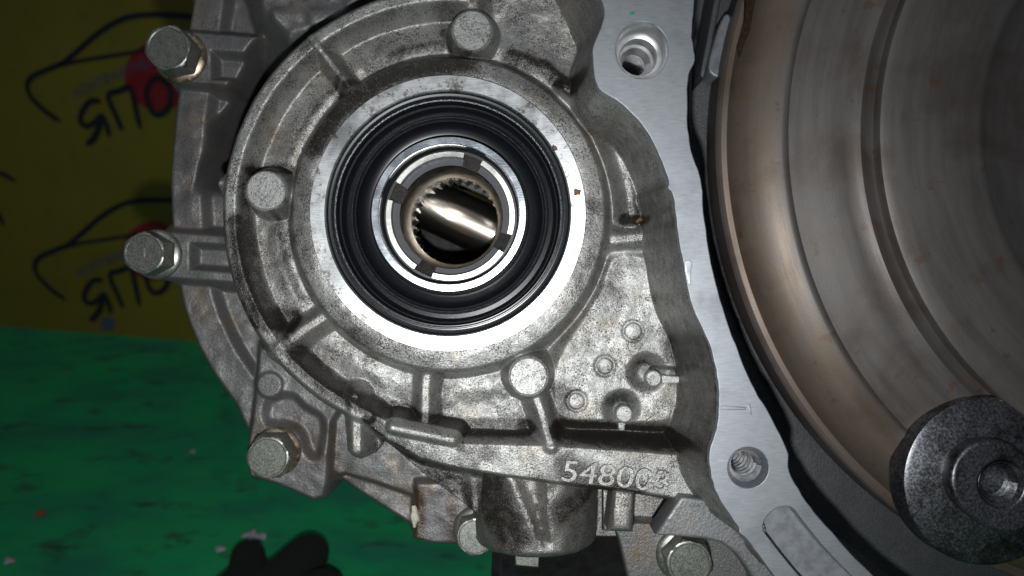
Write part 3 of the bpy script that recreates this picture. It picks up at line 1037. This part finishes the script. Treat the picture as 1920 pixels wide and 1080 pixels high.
def keep_B(X, Y):
    k_ = poly_sdf(X, Y, BODY) < 12
    for P in (PLATE, RAIL, RAIL2, POST): k_ |= poly_sdf(X, Y, P) < 9
    k_ |= line_dist(X, Y, AR1) < 68
    k_ |= line_dist(X, Y, AR2) < 62
    k_ |= poly_sdf(X, Y, LUMP) < 8
    k_ &= np.hypot(X - Oc[0], Y - Oc[1]) > 190
    return k_


GRB = [([(485, 790), (520, 830), (560, 800), (600, 860)], 26, 0.30), ([(622, 800), (630, 890)], 16, 0.34), ([(640, 890), (760, 930)], 22, 0.26),
       ([(785, 920), (790, 1000)], 14, 0.5), ([(850, 930), (855, 1020)], 18, 0.4), ([(345, 260), (350, 360)], 22, 0.22), ([(395, 160), (470, 170)], 10, 0.3)]


def grime_B(X, Y):
    g_ = np.zeros(X.shape)
    for pts, r, s_ in GRB:
        g_ = np.maximum(g_, s_ * sstep(r * 2, r * 0.2, line_dist(X, Y, WP(pts, 425))))
    return g_


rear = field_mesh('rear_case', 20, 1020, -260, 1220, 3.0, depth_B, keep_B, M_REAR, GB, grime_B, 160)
# sealant blob on the rail edge
flake(777, 965, 400, 12, M_GASKET, rear, 8, 'sealant_blob', 2.4, 6)

# lower right: strut plate, web and bracket below the ledge
plate('strut_plate', WP([(1276, 930), (1325, 936), (1345, 950), (1400, 1012), (1470, 1090), (1420, 1100), (1398, 1062), (1378, 1036), (1352, 1018), (1320, 1010), (1228, 1002)], 165), [], 160, 240, M_STRUT, GB, 7)
plate('web_rib', WP([(1150, 915), (1192, 920), (1188, 1000), (1140, 998)], 200), [], 196, 300, M_BOSS, GB, 18, res=5)
plate('lower_bracket', WP([(1150, 985), (1160, 1010), (1178, 1090), (1420, 1160), (1400, 1060), (1340, 990), (1200, 980)], 330), [], 330, 420, M_REAR, GB, 6)
plate('dark_web', WP([(1190, 915), (1275, 930), (1232, 1000), (1130, 996), (1130, 900)], 390), [], 390, 420, M_BOSS, GB, 6)

# core of the casing behind, gives the box its body down to the support block
plate('case_core', WP([(560, 560), (640, 800), (800, 900), (930, 975), (960, 1010), (1200, 1010), (1380, 1000), (1380, 800), (1120, 600), (1100, 520), (1090, 640), (900, 700), (700, 640)], 500), [], 490, 760, M_BOSS, GB, 10)

# --- bell housing interior behind the flange
INW = spline([(1332, -90), (1330, 0), (1322, 60), (1322, 150), (1318, 240), (1328, 300), (1338, 350), (1346, 420), (1356, 500), (1376, 580), (1406, 668), (1440, 745), (1466, 790), (1500, 855), (1512, 900), (1542, 955), (1592, 1015), (1670, 1095), (1800, 1190)], 4)
v, f = [], []
for i, (x, y) in enumerate(INW):
    v += [tof(x - 14, y, 50), tof(x, y, 120), tof(x + 18, y - 2, 520)]
for i in range(len(INW) - 1):
    for q in range(2): f.append((i * 3 + q, i * 3 + 3 + q, i * 3 + 4 + q, i * 3 + 1 + q))
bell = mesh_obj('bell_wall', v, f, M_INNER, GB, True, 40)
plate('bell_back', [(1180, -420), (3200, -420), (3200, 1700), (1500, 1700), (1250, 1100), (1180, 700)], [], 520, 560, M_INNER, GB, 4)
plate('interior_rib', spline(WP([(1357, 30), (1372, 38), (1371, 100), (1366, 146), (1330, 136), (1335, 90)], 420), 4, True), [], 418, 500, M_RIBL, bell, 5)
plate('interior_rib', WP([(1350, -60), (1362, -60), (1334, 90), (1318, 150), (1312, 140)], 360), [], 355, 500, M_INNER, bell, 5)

# --- marks on the flange
flake(1185, 25, 0, 7, M_GREENP, flange, 21, 'paint_fleck', 0.7, 0.8)
plate('raised_scribe', [(1352, 761), (1398, 763), (1398, 768), (1352, 768)], [], -2.0, 6, M_FLANGE, flange, 1.5)
plate('raised_scribe', [(1400, 756), (1406, 758), (1410, 778), (1407, 778)], [], -1.6, 6, M_FLANGE, flange, 1.2)
plate('edge_burr', spline([(1283, 492), (1292, 488), (1298, 494), (1296, 505), (1294, 535), (1288, 520)], 4, True), [], -1.5, 8, M_RING, flange, 1.2)

# --- bolts
def bolt(px, py, d, r, rf, h, rot, matf, dk=1.0, stamp=True, tilt=(0, 0)):
    """flange bolt: px,py = photo position of the flange centre at depth d"""
    c = W(px, py, d)
    kb = KD(d)
    Rh = r * kb / 0.90
    sg = 72
    H = h * kb
    levels = [0, 0.55 * H, 0.7 * H, 0.8 * H, 0.88 * H, 0.94 * H, 0.98 * H, H]
    v, f = [], []
    for L in levels:
        for i in range(sg):
            t = 2 * math.pi * i / sg
            hx = Rh * math.cos(math.pi / 6) / math.cos(((t + rot) % (math.pi / 3)) - math.pi / 6) * 1.04
            rr = min(hx, Rh * 0.90 + (H - L) * 1.2)
            if L == H: rr = Rh * 0.88
            v.append(tof(c[0] + rr * math.cos(t), c[1] + rr * math.sin(t), d - 8 - L))
    nl_ = len(levels)
    for rr, dd in ((Rh * 0.82, 0.0), (Rh * 0.78, 1.6), (Rh * 0.4, 1.6), (0.6, 1.6)):
        for i in range(sg):
            t = 2 * math.pi * i / sg
            v.append(tof(c[0] + rr * math.cos(t), c[1] + rr * math.sin(t), d - 8 - H + dd))
    for j in range(nl_ + 3):
        for i in range(sg):
            i2 = (i + 1) % sg
            f.append((j * sg + i, j * sg + i2, (j + 1) * sg + i2, (j + 1) * sg + i))
    o = mesh_obj('bolt', v, f, M_BOLT, GB, True, 28)
    R2 = rf * kb
    lathe('bolt_flange', *c, [(R2, d + 14), (R2, d - 1), (R2 - 2, d - 4), (R2 * 0.86, d - 7), (Rh * 0.88, d - 10)], matf, o, 64, 35)
    if stamp:
        me, co = text_mesh('7', 1.0, 0.03, 0.02, '')
        co = co - (co.max(0) + co.min(0)) / 2
        sz = Rh * 0.55
        P = tof_a(c[0] + (co[:, 0] * math.cos(rot) - co[:, 1] * math.sin(rot)) * sz, c[1] - (co[:, 0] * math.sin(rot) + co[:, 1] * math.cos(rot)) * sz, d - 8 - H + 1.2 - co[:, 2] * 40)
        me.vertices.foreach_set('co', P.ravel()); me.update()
        wrap('bolt_stamp', me, M_BOLT, o, True, 40)
    return o


bolt(338, 106, 412, 39, 50, 52, 0.2, M_BOLTR)
bolt(294, 477, 412, 36, 47, 50, 0.5, M_BOLT)
bolt(519, 846, 398, 37, 46, 52, 0.0, M_BOLTR)
bolt(893, 993, 395, 33, 44, 40, 0.3, M_BOLT)
bolt(1282, 1040, 325, 40, 52, 44, 0.8, M_BOLT, stamp=False)

# ------------------------------------------------------------------ torque converter
CC = (2529.0, 199.0)
TC = thing('torque_converter', 'large round dark steel converter with stepped rings and brown heat marks beside gearbox flange', 'converter',
           tof(CC[0], CC[1] + 1094, 400))


def cv(px, d):
    kx = D / (D + d)
    return CC[0] - (960 + (px - 960) / kx)


prof = [(1080, 500), (1094, 470), (cv(1341, 392), 392), (cv(1346, 386), 386), (cv(1352, 388), 388), (cv(1362, 384), 384), (cv(1366, 376), 376), (cv(1372, 366), 366), (cv(1385, 352), 352), (cv(1405, 336), 336), (cv(1428, 323), 323),
        (cv(1450, 313), 313), (cv(1464, 308), 308), (cv(1471, 306.5), 306.5), (cv(1475, 308.5), 308.5), (cv(1478, 311), 311), (cv(1510, 305), 305), (cv(1550, 294), 294), (cv(1580, 289), 289), (cv(1598, 287), 287), (cv(1606, 283), 283), (cv(1613, 280), 280),
        (cv(1619, 282), 282), (cv(1624, 287), 287), (cv(1636, 288), 288), (cv(1641, 278), 278), (cv(1645, 266), 266), (cv(1650, 260), 260), (cv(1657, 257), 257), (cv(1672, 254), 254), (cv(1700, 250), 250), (cv(1760, 246), 246),
        (cv(1835, 243), 243), (cv(1843, 247), 247), (cv(1850, 254), 254), (cv(1900, 258), 258), (380, 262), (330, 255), (300, 235), (180, 228), (170, 200), (150, 196), (2, 196)]
shell = None
v, f = [], []
sg, n = 400, len(prof)
for i in range(sg):
    t = 2 * math.pi * i / sg
    wv = 1 + 0.0006 * math.sin(3 * t + 1)
    for r, d in prof: v.append((r * wv * math.cos(t) * S, d * S, r * wv * math.sin(t) * S))
for i in range(sg):
    j = (i + 1) % sg
    for q in range(n - 1): f.append((i * n + q, j * n + q, j * n + q + 1, i * n + q + 1))
shell = mesh_obj('shell', v, f, M_CONV, TC, True, 32)
shell.location = Vector(tof(CC[0], CC[1], 0)) - BASE[TC.name]

# drive lug: weld pad, oblong lug, threaded hole
pc = W(1852, 902, 268)
pr_ = 160 * KD(268)
pad = lathe('weld_pad', *pc, [(pr_ + 2, 330), (pr_, 276), (pr_ - 4, 268), (pr_ - 12, 264), (pr_ * 0.66, 259), (pr_ * 0.58, 254), (pr_ * 0.3, 254)], M_LUG, TC, 96, 35)
lc = W(1874, 912, 218)
la = math.radians(38)
lug = []
for i in range(64):
    t = 2 * math.pi * i / 64
    ex = 92 * math.cos(t) + (18 if math.cos(t) > 0 else -18); ey = 88 * math.sin(t)
    lug.append((lc[0] + ex * math.cos(la) - ey * math.sin(la), lc[1] + ex * math.sin(la) + ey * math.cos(la)))
hc = W(1878, 908, 216)
lg = plate('drive_lug', lug, [circ(*hc, 47, 48)], 216, 262, M_LUG, TC, 9)
lathe('hole_chamfer', *hc, [(49, 215.5), (46, 221), (41, 228)], M_LUG, lg, 64, 30)
threaded(*hc, 41, 226, 272, 15, 8, lg, mat=M_LUG)
for i, (px, py, r) in enumerate([(1868, 730, 6), (1882, 732, 9), (1876, 752, 7), (1902, 757, 8), (1888, 764, 6), (1912, 800, 6), (1800, 966, 5)]):
    flake(px, py, 270, r, M_SPAT, shell, 30 + i, 'weld_spatter', 0.55, 5, 0.3)
for o in shell.children:
    if o.name.startswith('weld_spatter'):
        o.location = -Vector(tof(CC[0], CC[1], 0))
# oil run near the top of the rim
orun = plate('oil_run', spline(WP([(1402, -60), (1425, -60), (1412, 20), (1404, 62), (1394, 85), (1388, 106), (1383, 90), (1386, 75), (1396, 40)], 338), 4, True), [], 335.5, 352, M_OIL, shell, 1.5)
orun.location = -Vector(tof(CC[0], CC[1], 0))

# ------------------------------------------------------------------ support block, glove, debris
FLB = FRAME @ Vector(tof(*W(1040, 1000, 620), 620))
sup = bpy.data.objects.new('support_block', None)
COL.objects.link(sup)
sup.location = (FLB.x, FLB.y, 0)
setp(sup, 'black rubber block on the green floor propping up the gearbox', 'block')
P0 = on_floor(924, 1075, 0.06)
hb = FLB.z + 0.012
xl = (924 - 960) / D * (D + 560) * S
xr = (1175 - 960) / D * (D + 560) * S
cu = plate('tmp', [(0, 0), (10, 0), (10, 10), (0, 10)], [], 0, 10, M_BLACK, None, 1)
bpy.data.objects.remove(cu)
bm = bmesh.new()
bmesh.ops.create_cube(bm, size=1.0)
for q in bm.verts:
    q.co = Vector(((xl + xr) / 2 - FLB.x + q.co.x * (xr - xl), q.co.y * 0.10, (q.co.z + 0.5) * hb))
bmesh.ops.bevel(bm, geom=bm.edges[:], offset=0.004, segments=3, affect='EDGES')
me = bpy.data.meshes.new('rubber_body'); bm.to_mesh(me); bm.free()
wrap('rubber_body', me, M_BLACK, sup, True, 40)

# glove lying on the floor, fingers pointing away from the lens
gl = on_floor(525, 1120)
glove_parts = []
bm = bmesh.new()


def blob_chain(bm, pts):
    for a, b in zip(pts[:-1], pts[1:]):
        for t in np.linspace(0, 1, 9):
            p = [a[i] * (1 - t) + b[i] * t for i in range(4)]
            bmesh.ops.create_icosphere(bm, subdivisions=2, radius=p[3], matrix=Matrix.Translation(p[:3]))


t1 = on_floor(578, 1035, 0.018) - gl; t2 = on_floor(464, 1040, 0.016) - gl
blob_chain(bm, [(t1.x, t1.y, 0.016, 0.0125), (t1.x - 0.012, t1.y - 0.03, 0.018, 0.0135), (-0.005, -0.04, 0.02, 0.018)])
blob_chain(bm, [(t2.x, t2.y, 0.014, 0.0105), (t2.x + 0.006, t2.y - 0.02, 0.016, 0.012), (-0.02, -0.045, 0.02, 0.018)])
blob_chain(bm, [(0.028, -0.015, 0.016, 0.014), (0.018, -0.05, 0.02, 0.018)])
blob_chain(bm, [(-0.03, -0.06, 0.02, 0.02), (0.02, -0.06, 0.02, 0.021), (0.015, -0.11, 0.02, 0.02), (-0.025, -0.11, 0.02, 0.02), (-0.03, -0.06, 0.02, 0.02)])
blob_chain(bm, [(-0.03, -0.08, 0.02, 0.018), (-0.065, -0.055, 0.016, 0.014)])
me = bpy.data.meshes.new('work_glove'); bm.to_mesh(me); bm.free()
me.materials.append(M_GLOVE)
go = bpy.data.objects.new('work_glove', me); COL.objects.link(go)
go.location = (gl.x, gl.y, 0.0)
rm = go.modifiers.new('remesh', 'REMESH'); rm.mode = 'VOXEL'; rm.voxel_size = 0.0022; rm.use_smooth_shade = True
sm = go.modifiers.new('smooth', 'SMOOTH'); sm.iterations = 6; sm.factor = 0.5
setp(go, 'black knitted work glove lying on the green floor with fingers pointing to panel', 'glove')


def chip(px, py, r, mat, label, cat, seed, name, sq=0.5, group=None):
    p = on_floor(px, py)
    rr = np.random.default_rng(seed)
    bm = bmesh.new()
    bmesh.ops.create_icosphere(bm, subdivisions=2, radius=1.0)
    dist = (p - Vector(cam.location)).length
    u = dist / D
    for q in bm.verts:
        nz = 1 + 0.35 * (rr.random() - 0.5) + 0.25 * math.sin(q.co.x * 5 + seed)
        q.co = Vector((q.co.x * r * u * nz, q.co.y * r * u * nz * 0.8, q.co.z * r * u * sq * nz))
    zmin = min(q.co.z for q in bm.verts)
    for q in bm.verts: q.co.z -= zmin + r * u * 0.04
    me = bpy.data.meshes.new(name); bm.to_mesh(me); bm.free()
    o = wrap(name, me, mat, None, True, 30)
    o.location = p
    return setp(o, label, cat, group)


chip(474, 1015, 15, M_CHIP, 'biggest pale chip on the green floor behind the glove fingers', 'chip', 1, 'paint_chip', 0.6)
chip(492, 1010, 8, M_CHIP, 'small pale chip touching the biggest chip behind the glove', 'chip', 5, 'paint_chip', 0.6)
chip(413, 1033, 9, M_CHIP, 'flat pale chip lying left of the glove fingertip', 'chip', 2, 'paint_chip', 0.45)
chip(18, 1055, 8, M_CHIP, 'lone white chip far out on the green floor', 'chip', 3, 'paint_chip', 0.5)
chip(76, 967, 8, M_RUSTC, 'small rust brown crumb on the green floor', 'crumb', 4, 'rust_crumb', 0.5)
chip(362, 848, 5, M_CHIP, 'tiny grey white chip on the floor near rusty flange bolt', 'chip', 6, 'paint_chip', 0.4)
